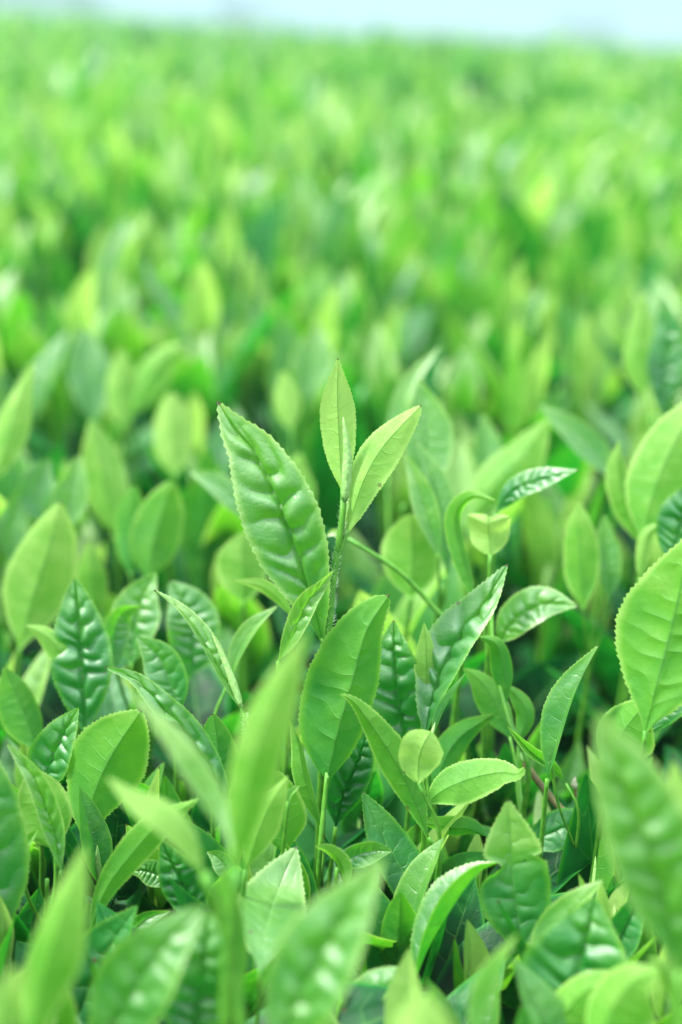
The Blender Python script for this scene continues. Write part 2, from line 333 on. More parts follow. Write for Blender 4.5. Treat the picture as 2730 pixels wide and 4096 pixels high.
# ---- out of focus foreground
S('tall blurred bright shoot left of centre with long upright front leaf', [
  L([(545,2000,.70),(562,1850,.69),(600,1690,.68),(650,1570,.67),(706,1445,.66)], 130, 'l', roll=-12, fold=22, curl=4, bump=.2, age=.78, peak=.45),
  L([(535,1960,.71),(490,1850,.72),(420,1740,.72),(360,1660,.72),(300,1590,.72)], 76, 'u', roll=20, fold=26, bump=.4, age=.80, peak=.4)],
  stem=[(520,2360,.72),(528,2180,.71),(545,2000,.70)], r=22, r1=14)
S('blurred olive tinged leaf drooping upper left on a long curved stalk', [
  L([(470,2010,.73),(432,1925,.73),(385,1868,.73),(320,1835,.73),(246,1785,.73)], 96, 'l', roll=30, fold=24, bump=.2, age=.92, peak=.5)],
  stem=[(560,2400,.74),(530,2200,.74),(500,2080,.735),(470,2010,.73)], r=20, r1=13)
S('large blurred puckered leaf at bottom centre pointing up right', [
  L([(640,2440,.70),(680,2310,.70),(740,2190,.695),(808,2080,.69),(882,1972,.685)], 232, 'u', roll=-10, fl=14, fr=24, bump=1.2, age=.55, peak=.42, wl=.85)])
S('pale blurred leaf at the bottom left pointing up right beside dark gap', [
  L([(240,2440,.74),(285,2320,.735),(365,2190,.73),(470,2080,.73)], 190, 'u', roll=-14, fl=8, fr=26, bump=.8, age=.48)])
S('blurred bright upright leaf near the bottom left corner', [
  L([(70,2430,.69),(92,2280,.69),(140,2110,.685),(196,1940,.68)], 142, 'l', roll=-12, fold=24, bump=.2, age=.74)],
  stem=[(50,2500,.69),(70,2430,.69)], r=18)
S('soft pale rounded leaf tip cut by the bottom left corner', [
  L([(-20,2440,.64),(5,2340,.64),(35,2220,.64)], 95, 'l', roll=0, fold=20, bump=.2, age=.85, blunt=.5)])
S('large toothed leaf cut by the left edge, glossy and upright', [
  L([(5,2190,.92),(-12,2060,.92),(-20,1900,.915),(-32,1700,.91)], 165, 'u', roll=14, fold=10, bump=.5, age=.42)])
S('large blurred puckered leaf at the right edge standing before the others', [
  L([(1560,2230,.70),(1530,2080,.695),(1480,1930,.69),(1425,1780,.685),(1372,1630,.68)], 215, 'u', roll=8, fold=14, bump=1.3, age=.66, wl=.85, wr=1.15)],
  stem=[(1560,2450,.70),(1562,2330,.70),(1560,2230,.70)], r=18)
S('blurred yellow green leaf squeezed against the right edge', [
  L([(1590,2120,.74),(1575,1980,.74),(1560,1850,.74),(1545,1745,.74)], 110, 'l', roll=-14, fold=24, bump=.2, age=.82)])
S('round blurred cream coloured leaf tip at the bottom edge', [
  L([(960,2520,.60),(968,2410,.60),(975,2275,.60)], 165, 'l', roll=0, fold=14, bump=.1, age=1.0, blunt=.6)])
S('blurred narrow upright leaf at the bottom right of centre', [
  L([(1085,2420,.75),(1115,2320,.75),(1150,2230,.745),(1192,2145,.74)], 88, 'u', roll=-25, fl=20, fr=50, bump=.2, age=.72)])
S('blurred hooked young leaf above the bottom right corner', [
  L([(1560,2340,.78),(1545,2270,.78),(1520,2220,.775),(1486,2200,.77)], 44, 'l', roll=10, fold=30, bump=.1, age=.85)])
S('wide blurred leaf folding over at the bottom right', [
  L([(1360,2440,.77),(1400,2340,.77),(1450,2260,.765),(1515,2228,.76)], 190, 'l', roll=-20, fl=20, fr=40, bump=.3, age=.74)])
S('blurred lime leaf with bright upper edge in front of the puckered lower right leaf', [
  L([(1240,2440,.82),(1290,2340,.82),(1350,2275,.815),(1435,2232,.81)], 130, 'l', roll=-30, fl=6, fr=40, bump=.2, age=.70)])
S('blurred puckered deep green leaf below the long blurred stalk', [
  L([(440,2430,.80),(455,2300,.80),(470,2200,.79),(480,2090,.79)], 190, 'u', roll=6, fold=14, bump=1.2, age=.38)])
S('blurred upright yellow stalked leaf standing low at bottom centre left', [
  L([(540,2340,.80),(535,2210,.80),(528,2100,.80),(515,1990,.80)], 92, 'l', roll=10, fold=28, bump=.2, age=.62)])
# ---- sharp lower area
S('dark torn leaf with a notch and small hole, pale tip, lower right', [
  L([(1202,2200,.92),(1192,2110,.92),(1180,2030,.918),(1174,1940,.915),(1168,1836,.91)], 172, 'u', roll=4, fl=10, fr=8, curl=4, bump=.3, age=.38, grad=.26, peak=.44, notch=((-1,.585,.055,.70),(1,.64,.02,.28)), hole=(.61,.38,.010)),
  L([(1204,2330,.93),(1200,2260,.93),(1195,2180,.925)], 150, 'u', roll=10, fold=16, bump=.5, age=.2)])
S('glossy leaf with rolled beaded edge arching right, left of the torn leaf', [
  L([(950,2265,.92),(985,2180,.92),(1040,2085,.92),(1095,2010,.92),(1145,1982,.92)], 150, 'u', roll=-30, fl=6, fr=70, curl=10, bump=.2, age=.42, peak=.5)])
S('broad dark leaf behind the glossy rolled leaf', [
  L([(960,2180,1.0),(1000,2080,1.0),(1060,1990,1.0),(1138,1960,1.0)], 140, 'l', roll=-20, fold=18, bump=.2, age=.22)])
S('small sharp leaf at bottom centre with toothed edge pointing right', [
  L([(790,2400,.88),(835,2320,.88),(890,2265,.875),(957,2228,.87)], 112, 'u', roll=-10, fl=8, fr=40, bump=.35, age=.50)])
S('big blue green puckered leaf with toothed rim at the lower right', [
  L([(1275,2460,.84),(1305,2330,.845),(1335,2200,.85),(1368,2062,.85)], 262, 'u', roll=-2, fl=14, fr=14, bump=1.0, age=.30, peak=.52)])
S('bright pointed leaf rising behind the blue green lower right leaf', [
  L([(1235,2300,.89),(1270,2180,.89),(1320,2090,.888),(1386,2022,.885)], 108, 'u', roll=-15, fl=10, fr=46, bump=.2, age=.56)])
S('dark leaf with rolled edge near the right foreground leaf', [
  L([(1380,2240,.93),(1410,2180,.93),(1445,2110,.93),(1480,2040,.93)], 110, 'u', roll=10, fold=40, bump=.2, age=.25)])
S('silvery sky reflecting leaf with fine pale midrib, lower centre', [
  L([(598,2230,.84),(612,2130,.88),(640,2045,.93),(682,1945,.95)], 162, 'u', roll=-8, fl=4, fr=2, curl=2, bump=.15, age=.56, peak=.55, blunt=.1)])  # age raised for a paler colour that stands in for sky sheen
S('little curled leaf with bright rim right of the silvery leaf', [
  L([(800,2040,.95),(785,1985,.95),(755,1955,.945),(724,1945,.94)], 46, 'l', roll=-20, fold=30, bump=.1, age=.7)])
S('small flat leaf pointing right behind the big blurred centre leaf', [
  L([(775,1995,.98),(815,1968,.98),(860,1955,.98),(902,1956,.98)], 62, 'u', roll=10, fl=18, fr=12, bump=.3, age=.45)])
S('tiny toothed triangular leaf between the blurred stalks', [
  L([(540,2030,.97),(520,1995,.97),(500,1970,.97),(475,1957,.97)], 50, 'u', roll=0, fold=14, bump=.2, age=.5)])
S('puckered blue green leaf beside the black gap, lower left', [
  L([(462,2130,.96),(435,2060,.96),(402,1995,.955),(372,1932,.95)], 100, 'u', roll=6, fold=10, bump=1.4, age=.26, blunt=.2),
  L([(400,2030,.98),(365,2010,.98),(330,2000,.98),(302,2003,.98)], 62, 'u', roll=0, fold=10, bump=.7, age=.45, blunt=.6)])
S('long narrow rolled leaf arching over the black gap at lower left', [
  L([(205,2150,.93),(240,2050,.93),(300,1965,.925),(370,1890,.92),(458,1835,.915)], 76, 'l', roll=25, fl=30, fr=12, curl=-18, bump=.12, age=.60, peak=.55)],
  stem=[(190,2240,.94),(205,2150,.93)], r=9)
S('sharp grey green leaf with pale midrib near the bottom left', [
  L([(155,2420,.90),(195,2300,.90),(245,2190,.90),(316,2080,.90)], 160, 'u', roll=-6, fl=6, fr=30, bump=.4, age=.24),
  L([(245,2260,.95),(285,2170,.95),(330,2115,.95),(392,2092,.95)], 66, 'u', roll=-10, fold=35, bump=.3, age=.36)])
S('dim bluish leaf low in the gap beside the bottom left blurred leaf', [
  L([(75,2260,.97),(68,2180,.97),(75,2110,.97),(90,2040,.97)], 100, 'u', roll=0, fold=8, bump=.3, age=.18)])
S('small bright leaf with two toned halves right of the blurred shoot', [
  L([(565,2000,.90),(592,1920,.895),(622,1850,.89),(662,1782,.885)], 86, 'l', roll=-18, fl=10, fr=48, bump=.15, age=.80)])
S('rounded leaf with toothed top behind the two toned leaf', [
  L([(655,1960,.975),(648,1905,.97),(640,1840,.965),(632,1768,.96)], 122, 'l', roll=4, fold=18, curl=-22, bump=.15, age=.66, blunt=.45),
  L([(660,1850,.95),(668,1825,.95),(690,1805,.95)], 24, 'u', roll=-20, fold=40, bump=.1, age=.7)])
S('long smooth dark leaf leaning left below the beaded round leaf', [
  L([(975,2120,1.0),(935,2020,1.0),(880,1920,1.0),(832,1818,1.0)], 112, 'u', roll=12, fold=14, bump=.15, age=.30)])
S('low wavy leaf with curled rim right of the dark smooth leaf', [
  L([(1125,1925,1.0),(1080,1905,1.0),(1020,1900,1.0),(957,1886,1.0)], 58, 'l', roll=-30, fold=24, bump=.1, age=.52, wave=20)])
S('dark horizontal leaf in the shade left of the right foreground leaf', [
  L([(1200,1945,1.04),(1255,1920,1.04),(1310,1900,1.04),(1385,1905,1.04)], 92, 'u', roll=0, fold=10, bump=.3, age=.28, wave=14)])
S('slim leaf curled into a gutter with bright rims, right of centre', [
  L([(1300,1800,1.02),(1262,1760,1.02),(1218,1725,1.015),(1166,1668,1.01)], 66, 'u', roll=20, fold=62, bump=.1, age=.6),
  Bd([(1262,1740,1.0),(1268,1710,1.0),(1283,1690,1.0)], 17)],
  stem=[(1330,1870,1.02),(1300,1800,1.02)], r=6)
S('tall smooth lance shaped leaf right of centre, pointing slightly right', [
  L([(1258,1790,1.0),(1283,1690,.995),(1318,1590,.99),(1377,1482,.985)], 98, 'u', roll=-22, fl=16, fr=52, bump=.12, age=.46, peak=.45)])
S('rounded folded leaf with toothed top beside the blurred right leaf', [
  L([(1392,1760,.99),(1420,1700,.985),(1460,1645,.98),(1495,1608,.975)], 150, 'l', roll=-10, fl=24, fr=24, curl=-10, bump=.12, age=.6, blunt=.4)])
S('big ribbed leaf underside at the right edge, bright and upright', [
  L([(1483,1680,.95),(1508,1580,.945),(1545,1440,.94),(1590,1225,.93)], 262, 'l', roll=-4, fold=10, curl=-4, bump=.5, age=.66, peak=.5),
  L([(1490,1690,1.0),(1540,1600,1.0),(1590,1540,1.0),(1640,1500,1.0)], 110, 'u', roll=0, fold=20, bump=.3, age=.3)],
  stem=[(1470,1790,.96),(1483,1680,.95)], r=9)
S('dim pale leaf standing behind the beaded round leaf', [
  L([(1000,1830,1.1),(1020,1750,1.1),(1060,1690,1.1),(1135,1640,1.1)], 70, 'l', roll=0, fold=15, bump=.1, age=.45)])
S('arched leaf hugging the slender stem right of the long ribbed leaf', [
  L([(1165,1620,1.08),(1158,1540,1.075),(1140,1480,1.07),(1098,1462,1.07)], 62, 'l', roll=20, fold=30, bump=.1, age=.5),
  L([(1175,1700,1.1),(1150,1640,1.1),(1110,1570,1.1),(1065,1535,1.1)], 80, 'l', roll=10, fold=20, bump=.1, age=.5),
  L([(1190,1710,1.1),(1210,1640,1.1),(1180,1590,1.1),(1150,1580,1.1)], 50, 'l', roll=10, fold=20, bump=.1, age=.5)],
  stem=[(1215,1760,1.06),(1170,1660,1.07),(1135,1500,1.09),(1130,1380,1.1)], r=8)
S('heart shaped yellow young leaf folded over at its tip, right of the tall shoot', [
  L([(1127,1275,1.1),(1124,1230,1.1),(1122,1205,1.095),(1123,1186,1.095)], 104, 'l', roll=0, fold=22, curl=-8, bump=.1, age=1.0, blunt=1.2, peak=.66, lobe=.42),
  L([(1100,1400,1.12),(1065,1290,1.12),(1045,1190,1.12),(1080,1140,1.11),(1140,1150,1.1)], 52, 'l', roll=25, fold=30, bump=.3, age=.6)],
  stem=[(1130,1420,1.11),(1126,1340,1.105),(1127,1275,1.1)], r=6, r1=5)
S('shiny silver topped leaf pointing right above the heart shaped leaf', [
  L([(1140,1180,1.16),(1180,1130,1.15),(1240,1105,1.14),(1328,1080,1.13)], 66, 'u', roll=-20, fold=10, bump=1.1, age=.4)])
S('pale horizontal leaf with blunt tip over the dark gap at right', [
  L([(1142,1480,1.14),(1190,1420,1.13),(1250,1388,1.125),(1328,1392,1.12)], 96, 'u', roll=-8, fl=4, fr=24, bump=.8, age=.55)])
# ---- left side, nearly sharp
S('slim dimpled leaf with downy bud beside it, sharp, left of the tall shoot', [
  L([(562,1640,1.0),(522,1570,1.0),(470,1480,1.0),(415,1405,1.0),(355,1355,1.0)], 62, 'u', roll=25, fold=34, bump=.9, age=.68),
  Bd([(555,1625,1.0),(525,1540,1.0),(488,1458,1.0)], 19)],
  stem=[(572,1780,1.0),(566,1700,1.0),(562,1640,1.0)], r=9, hairs=True)
S('long dark dimpled leaf with pale hooked tip running behind the blurred pale leaf', [
  L([(528,1900,.98),(500,1800,.98),(440,1700,.975),(370,1620,.97),(310,1560,.97),(240,1533,.965)], 76, 'u', roll=24, fold=24, bump=1.5, age=.42)])
S('notched upright puckered leaf with pale rim at the left', [
  L([(196,1680,1.10),(190,1560,1.10),(184,1450,1.10),(172,1328,1.10)], 140, 'u', roll=2, fold=8, bump=1.2, age=.33, notch=((-1,.55,.055,.55),), blunt=.35),
  L([(160,1560,1.13),(140,1500,1.13),(105,1460,1.13),(58,1437,1.13)], 62, 'l', roll=15, fold=25, bump=.1, age=.75)])
S('wide smooth leaf underside with toothed arching top, lower left', [
  L([(195,1930,1.0),(212,1840,1.0),(255,1740,.995),(325,1632,.99)], 195, 'l', roll=-8, fl=20, fr=34, curl=-6, bump=.1, age=.58, blunt=.25, peak=.55)],
  stem=[(190,2010,1.01),(195,1930,1.0)], r=8)
S('bluish dimpled leaf with toothed edges left of the wide smooth leaf', [
  L([(95,1840,1.02),(112,1770,1.02),(140,1700,1.015),(181,1626,1.01)], 112, 'u', roll=-8, fl=8, fr=34, bump=.8, age=.36)])
S('narrow blistered leaf with beaded rims near the left edge', [
  L([(142,2010,.94),(120,1900,.94),(80,1790,.935),(14,1706,.93)], 64, 'u', roll=14, fold=30, bump=1.3, age=.66),
  L([(130,1950,.965),(110,1890,.965),(92,1830,.965),(72,1766,.965)], 125, 'l', roll=5, fold=14, curl=-18, bump=.15, age=.74, blunt=.6),
  L([(50,1960,.95),(65,1935,.95),(88,1905,.95)], 30, 'u', roll=-10, fold=40, bump=.1, age=.55)])
S('dark striped leaf behind at the far left, lower than the notched leaf', [
  L([(90,1730,1.12),(60,1650,1.12),(35,1590,1.12),(10,1530,1.12)], 115, 'l', roll=18, fold=30, bump=.1, age=.52)])
S('pointed leaf with curved tip left of the slim dimpled leaf', [
  L([(412,1640,1.1),(392,1570,1.1),(365,1510,1.1),(315,1462,1.1)], 100, 'u', roll=-8, fold=14, bump=.5, age=.40)])
S('cluster of three soft pale leaves left of the tall shoot', [
  L([(435,1560,1.2),(445,1480,1.2),(430,1400,1.2),(390,1335,1.2)], 130, 'u', roll=0, fold=14, bump=.6, age=.42, blunt=.3),
  L([(300,1530,1.2),(310,1450,1.2),(325,1380,1.2),(358,1315,1.2)], 120, 'u', roll=-20, fold=14, bump=.4, age=.5),
  L([(265,1540,1.16),(262,1460,1.16),(280,1410,1.16),(325,1392,1.155)], 70, 'u', roll=20, fold=14, bump=.4, age=.45)])
S('yellow green narrow leaf leaning right between slim leaf and tall shoot', [
  L([(530,1560,1.1),(548,1500,1.1),(585,1440,1.1),(638,1392,1.1)], 52, 'u', roll=-20, fl=16, fr=40, bump=.1, age=.68)],
  stem=[(490,1660,1.1),(530,1560,1.1)], r=6)
S('small pale horizontal leaf just left of the large puckered leaf base', [
  L([(675,1420,1.1),(640,1375,1.1),(595,1345,1.1),(538,1334,1.1)], 38, 'l', roll=-20, fold=20, bump=.1, age=.8)])
S('dim upright leaf left of the tall bright blurred leaf', [
  L([(490,1850,1.03),(500,1780,1.03),(500,1710,1.03),(490,1640,1.03)], 110, 'l', roll=0, fold=20, bump=.1, age=.42, blunt=.5)])
S('slender leaning stem crossing behind the tall shoot with pale curled tip', [
  L([(800,1238,1.13),(785,1232,1.13),(768,1224,1.13),(750,1232,1.13)], 22, 'u', roll=0, fold=20, bump=.1, age=.95)],
  stem=[(1060,1470,1.14),(1000,1400,1.14),(920,1315,1.135),(800,1238,1.13)], r=9, r1=5)
# ---- further back, softer
BG = 'soft shoots behind the sharp ones'
S('large yellow green soft leaf with dark midrib at the left edge', [
  L([(45,1490,1.28),(78,1370,1.28),(110,1270,1.275),(140,1152,1.27)], 165, 'l', roll=0, fold=16, bump=.1, age=.84, blunt=.25)], grp=BG)
S('soft lime leaf right of the large yellow leaf at the left', [
  L([(212,1430,1.38),(212,1360,1.38),(208,1300,1.38),(203,1240,1.38)], 82, 'l', roll=5, fold=22, bump=.1, age=.72)], grp=BG)
S('soft bright pointed leaf with dark centre, upper left of the puckered leaf', [
  L([(262,1230,1.52),(245,1130,1.52),(230,1050,1.52),(208,962,1.52)], 118, 'l', roll=-5, fold=24, bump=.1, age=.8)], grp=BG)
S('soft rounded yellow leaf standing left above the puckered leaf tip', [
  L([(402,1090,1.6),(398,1020,1.6),(395,960,1.6),(393,900,1.6)], 98, 'l', roll=0, fold=18, bump=.1, age=.95, blunt=.8)], grp=BG)
S('soft whitish tall leaf upper left of the yellow rounded leaf', [
  L([(215,975,1.8),(210,890,1.8),(200,820,1.8),(188,745,1.8)], 104, 'u', roll=0, fold=10, bump=.2, age=.45)], grp=BG)
S('soft yellow upright leaf right of the whitish tall one', [
  L([(285,985,1.75),(280,910,1.75),(278,860,1.75),(278,800,1.75)], 78, 'l', roll=0, fold=18, bump=.1, age=.85, blunt=.4)], grp=BG)
S('soft arching leaf leaning right above the rounded yellow leaf', [
  L([(300,960,1.75),(330,890,1.75),(370,830,1.75),(430,785,1.75)], 84, 'l', roll=-20, fold=18, bump=.1, age=.72)], grp=BG)
S('soft pale leaf slanting at the far left edge', [
  L([(-20,1120,1.4),(15,1020,1.4),(40,930,1.4),(78,830,1.4)], 80, 'l', roll=-10, fold=20, bump=.1, age=.85)], grp=BG)
S('pale pointed soft leaf above the large yellow left leaf', [
  L([(150,1230,1.36),(158,1160,1.36),(168,1110,1.36),(182,1045,1.36)], 84, 'u', roll=0, fold=16, bump=.1, age=.66),
  L([(90,1200,1.42),(85,1140,1.42),(95,1090,1.42),(118,1055,1.42)], 90, 'u', roll=-10, fold=16, bump=.1, age=.42)], grp=BG)
S('soft pale upright leaf between left edge and large yellow leaf', [
  L([(20,1290,1.42),(28,1220,1.42),(38,1170,1.42),(45,1120,1.42)], 74, 'u', roll=0, fold=16, bump=.1, age=.6)], grp=BG)
S('broad soft deep green leaf pair left of the puckered leaf', [
  L([(340,1330,1.35),(355,1240,1.35),(375,1170,1.35),(395,1105,1.35)], 125, 'l', roll=0, fold=18, bump=.1, age=.60, blunt=.6),
  L([(300,1320,1.36),(305,1240,1.36),(300,1170,1.36),(310,1115,1.36)], 90, 'l', roll=0, fold=18, bump=.1, age=.48, blunt=.6)], grp=BG)
S('soft white glinting leaf pointing left at the puckered leaf side', [
  L([(575,1200,1.3),(540,1150,1.3),(495,1110,1.3),(434,1082,1.3)], 58, 'u', roll=0, fold=8, bump=.2, age=.6)], grp=BG)
S('soft yellow green wide leaf behind the puckered leaf base', [
  L([(560,1380,1.28),(560,1320,1.28),(560,1270,1.28),(562,1222,1.28)], 128, 'l', roll=0, fold=18, bump=.1, age=.78, blunt=.7)], grp=BG)
S('soft cupped leaf with bright rim right of the tall shoot stem', [
  L([(945,1370,1.24),(948,1300,1.24),(948,1240,1.24),(945,1180,1.235)], 150, 'l', roll=0, fold=24, curl=-8, bump=.1, age=.76, blunt=.75)], grp=BG)
S('pale tall soft leaf just behind the right folded leaf of the tall shoot', [
  L([(975,1150,1.3),(985,1050,1.3),(980,960,1.3),(962,870,1.3)], 118, 'u', roll=0, fold=14, bump=.1, age=.62),
  L([(890,1100,1.45),(910,1000,1.45),(940,890,1.45),(1012,795,1.45)], 52, 'u', roll=-20, fold=20, bump=.1, age=.7)], grp=BG)
S('soft twin leafed stalk right of the pale tall leaf', [
  L([(1010,1280,1.2),(985,1190,1.2),(960,1110,1.2),(930,1040,1.2)], 60, 'u', roll=10, fold=20, bump=.2, age=.66),
  L([(1030,1330,1.22),(1020,1210,1.22),(1000,1110,1.22),(955,1010,1.22)], 70, 'u', roll=20, fold=20, bump=.2, age=.5)], grp=BG)
S('soft small pale pointed leaf right of centre in the blur', [
  L([(1125,1120,1.5),(1122,1060,1.5),(1116,1005,1.5),(1108,950,1.5)], 72, 'u', roll=0, fold=16, bump=.1, age=.62)], grp=BG)
S('soft white sloping leaf right of the small pale pointed leaf', [
  L([(1420,1110,1.4),(1370,1040,1.4),(1310,985,1.4),(1240,930,1.4)], 66, 'u', roll=0, fold=6, bump=.2, age=.5)], grp=BG)
S('soft broad slanting lime leaf under the white sloping leaf', [
  L([(1090,1190,1.42),(1140,1110,1.42),(1200,1050,1.42),(1262,960,1.42)], 120, 'l', roll=-10, fold=18, bump=.1, age=.74)], grp=BG)
S('big bright soft leaf at the right edge leaning right', [
  L([(1475,1240,1.22),(1500,1140,1.22),(1545,1030,1.22),(1620,900,1.22)], 165, 'l', roll=-6, fold=18, bump=.1, age=.76, blunt=.3),
  L([(1470,1250,1.25),(1440,1160,1.25),(1420,1080,1.25),(1425,1010,1.25)], 72, 'l', roll=10, fold=25, bump=.3, age=.75)], grp=BG)
S('soft upright lime leaf right of the heart shaped leaf', [
  L([(1340,1400,1.24),(1335,1310,1.24),(1330,1230,1.24),(1328,1150,1.24)], 92, 'l', roll=0, fold=18, bump=.1, age=.72, blunt=.3),
  L([(1400,1380,1.26),(1400,1310,1.26),(1392,1240,1.26),(1388,1180,1.26)], 62, 'u', roll=0, fold=10, bump=.2, age=.5)], grp=BG)
S('soft small hooked yellow leaf near the right edge', [
  L([(1470,1330,1.2),(1478,1270,1.2),(1490,1225,1.2),(1530,1200,1.2)], 40, 'l', roll=0, fold=25, bump=.1, age=.85)], grp=BG)
S('soft bluish ribbed leaf cut by the right edge above the big ribbed underside', [
  L([(1540,1300,1.15),(1560,1230,1.15),(1575,1170,1.15),(1600,1100,1.15)], 120, 'u', roll=-5, fold=10, bump=1.0, age=.35)], grp=BG)
S('tall pale soft leaf above the tallest tip leaf, slightly left', [
  L([(712,930,1.75),(715,860,1.75),(722,800,1.75),(732,740,1.75)], 100, 'u', roll=0, fold=16, bump=.1, age=.68)], grp=BG)
S('small yellow soft leaf pair left of the tallest tip leaf', [
  L([(670,990,1.6),(662,940,1.6),(655,900,1.6),(648,850,1.6)], 66, 'l', roll=0, fold=18, bump=.1, age=.9, blunt=.3),
  L([(720,1190,1.5),(690,1140,1.5),(680,1090,1.5),(690,1040,1.5)], 80, 'l', roll=0, fold=18, bump=.1, age=.74, blunt=.3)], grp=BG)
S('tall blurred shoot rising at the right edge with dark ribbed leaf', [
  L([(1520,960,1.5),(1530,860,1.5),(1535,780,1.5),(1525,680,1.5)], 90, 'u', roll=0, fold=14, bump=1.0, age=.3),
  L([(1480,920,1.5),(1465,840,1.5),(1470,760,1.5),(1480,670,1.5)], 70, 'l', roll=0, fold=20, bump=.2, age=.78)], stem=[(1500,1100,1.5),(1505,1000,1.5),(1500,950,1.5)], grp=BG)
# ---- woody bits
S('bare brownish twig slanting down in the gap at right', [
  Bd([(1205,1752,1.08),(1200,1740,1.08),(1196,1728,1.08)], 12)], stem=[(1330,1905,1.07),(1285,1855,1.07),(1240,1800,1.075),(1205,1752,1.08)], r=11, r1=8, cat='twig', bark=True, grp=None)
S('thin twig carrying tiny round whitish buds in the shade at right', [
  Bd([(1322,1812,1.08),(1320,1800,1.08),(1322,1786,1.08)], 16, mat=PALEBUD), Bd([(1342,1838,1.08),(1340,1828,1.08),(1340,1816,1.08)], 14, mat=PALEBUD),
  Bd([(1285,1872,1.08),(1286,1862,1.08),(1287,1850,1.08)], 12, mat=PALEBUD)],
  stem=[(1330,1930,1.09),(1325,1870,1.085),(1338,1838,1.08)], r=6, r1=4, cat='twig', bark=True, grp=None)
S('tiny pale round bud on a short brown twig below the bright two toned leaf', [
  Bd([(672,1942,1.02),(672,1930,1.02),(674,1914,1.02)], 17, mat=PALEBUD)], stem=[(660,2040,1.03),(672,1990,1.02),(672,1945,1.02)], r=5, r1=4, cat='twig', bark=True, grp=None)
S('thin brown twig standing in the black gap at the lower left', [
  Bd([(212,1952,1.1),(210,1940,1.1),(209,1928,1.1)], 10)], stem=[(238,2120,1.1),(228,2030,1.1),(212,1952,1.1)], r=7, r1=5, cat='twig', bark=True, grp=None)


def build_shoot(s, k):
    rnd = np.random.RandomState(100+k)
    bases = [at(*p['pts'][0]) for p in s['parts']]
    if s['stem']:
        path = [at(*q) for q in s['stem']]
        f0 = s['stem'][-1][2]; low = path[0]
        path = [low + np.array([rnd.uniform(-.004, .004), .004, -0.07]), low + np.array([0, .001, -0.02])] + path
    else:
        q = s['parts'][0]['pts'][0]; f0 = q[2]; low = np.mean(bases, axis=0)
        path = [low + np.array([rnd.uniform(-.006, .006), .008, -0.085]), low + np.array([rnd.uniform(-.002, .002), .003, -0.035]), bases[0] if len(bases) == 1 else low + np.array([0, 0, -0.006])]
    org = path[0]; root = bpy.data.objects.new('tea_shoot', None); COL.objects.link(root); root.location = org
    root.empty_display_size = 0.01
    tag(root, s['label'], s['cat'], s['grp'])
    ra = pxm(s['r'], f0); rb = pxm(s['r1'] or s['r']*0.55, f0)
    g = Geo(); main = spline(path, 40)
    V, F, U, A = tube_geo(path, ra, rb, 30, 10); g.add(V-org, F, U, A)
    for p, b in zip(s['parts'], bases):
        d = np.linalg.norm(main-b, axis=1); i = int(np.argmin(d))
        if d[i] > rb*0.5:
            j = max(0, i-int(4+d[i]/0.002)); j = max(j, 1)
            q2 = at(*p['pts'][1]); tdir = unit(q2-b)
            V, F, U, A = tube_geo([main[j], main[j]*0.4+(b-tdir*0.004)*0.6, b+tdir*0.001], rb*0.9, max(rb*0.45, 0.0005), 14, 8); g.add(V-org, F, U, A)
    st = link('stem', mesh_from('stem', g.arrays(), [BARK if s['bark'] else STEM]), root)
    if s['hairs']:
        hg = Geo(); a = []
        m2 = spline(path[2:], 300); T = unit(np.gradient(m2, axis=0)); nh_ = 520
        for q in range(nh_):
            i = rnd.randint(0, 300); dr = rnd.randn(3); dr = unit(dr - (dr@T[i])*T[i]) ; rr = ra + (rb-ra)*i/300
            p0 = m2[i] + dr*rr*0.9; p1 = p0 + unit(dr + T[i]*0.7)*rnd.uniform(0.0005, 0.0012); sd = T[i]*0.00006; sd2 = np.cross(T[i], dr)*0.00006
            hg.add(np.array([p0-sd-sd2, p0+sd+sd2, p1+sd*.2, p1-sd*.2])-org, np.array([[0, 1, 2, 3]]), np.full((4, 2), .5), np.full(4, .5))
        h = link('hair', mesh_from('hair', hg.arrays(), [HAIR]), st); h['kind'] = 'stuff'
    for n_, p in enumerate(s['parts']):
        P = [at(*q) for q in p['pts']]; fm = np.mean([q[2] for q in p['pts']])
        if p['kind'] == 'bud':
            o = one('bud', tube_geo(P, pxm(p['w'], fm)/2, 0, 16, 10, prof=([0, .12, .35, .7, .92, 1], [.55, .85, 1, .66, .28, .03])), p.get('mat') or BUDM, root, org)
            continue
        tocam = unit(CP - np.mean(P, axis=0)); sg = 1 if p['face'] == 'u' else -1
        kw = {q: p[q] for q in p if q in ('peak', 'blunt', 'notch', 'hole', 'wave', 'teeth', 'grad', 'lobe')}
        fl, fr = p.get('fl', p['fold']), p.get('fr', p['fold']); wl, wr = p.get('wl', 1), p.get('wr', 1)
        if sg < 0: fl, fr, wl, wr = fr, fl, wr, wl
        blur = fm > 1.35 or fm < .8
        o = one('leaf', leaf_geo(P, pxm(p['w'], fm), tocam*sg, p['roll'], p['roll1'] if p['roll1'] is not None else p['roll'] + rnd.uniform(-26, 26), fl, fr, p['curl'], p['bump']*(1 if sg > 0 else .6), p['age'] + (0.07 if sg > 0 and p['age'] < .6 else 0),
                nu=60 if blur else 120, nh=8 if blur else 11, wl=wl, wr=wr, seed=k*7+n_, **kw), LEAF, root, org)
        if p.get('lab'): o['label'] = p['lab']
    return root
for k, s in enumerate(SHOOTS): build_shoot(s, k)

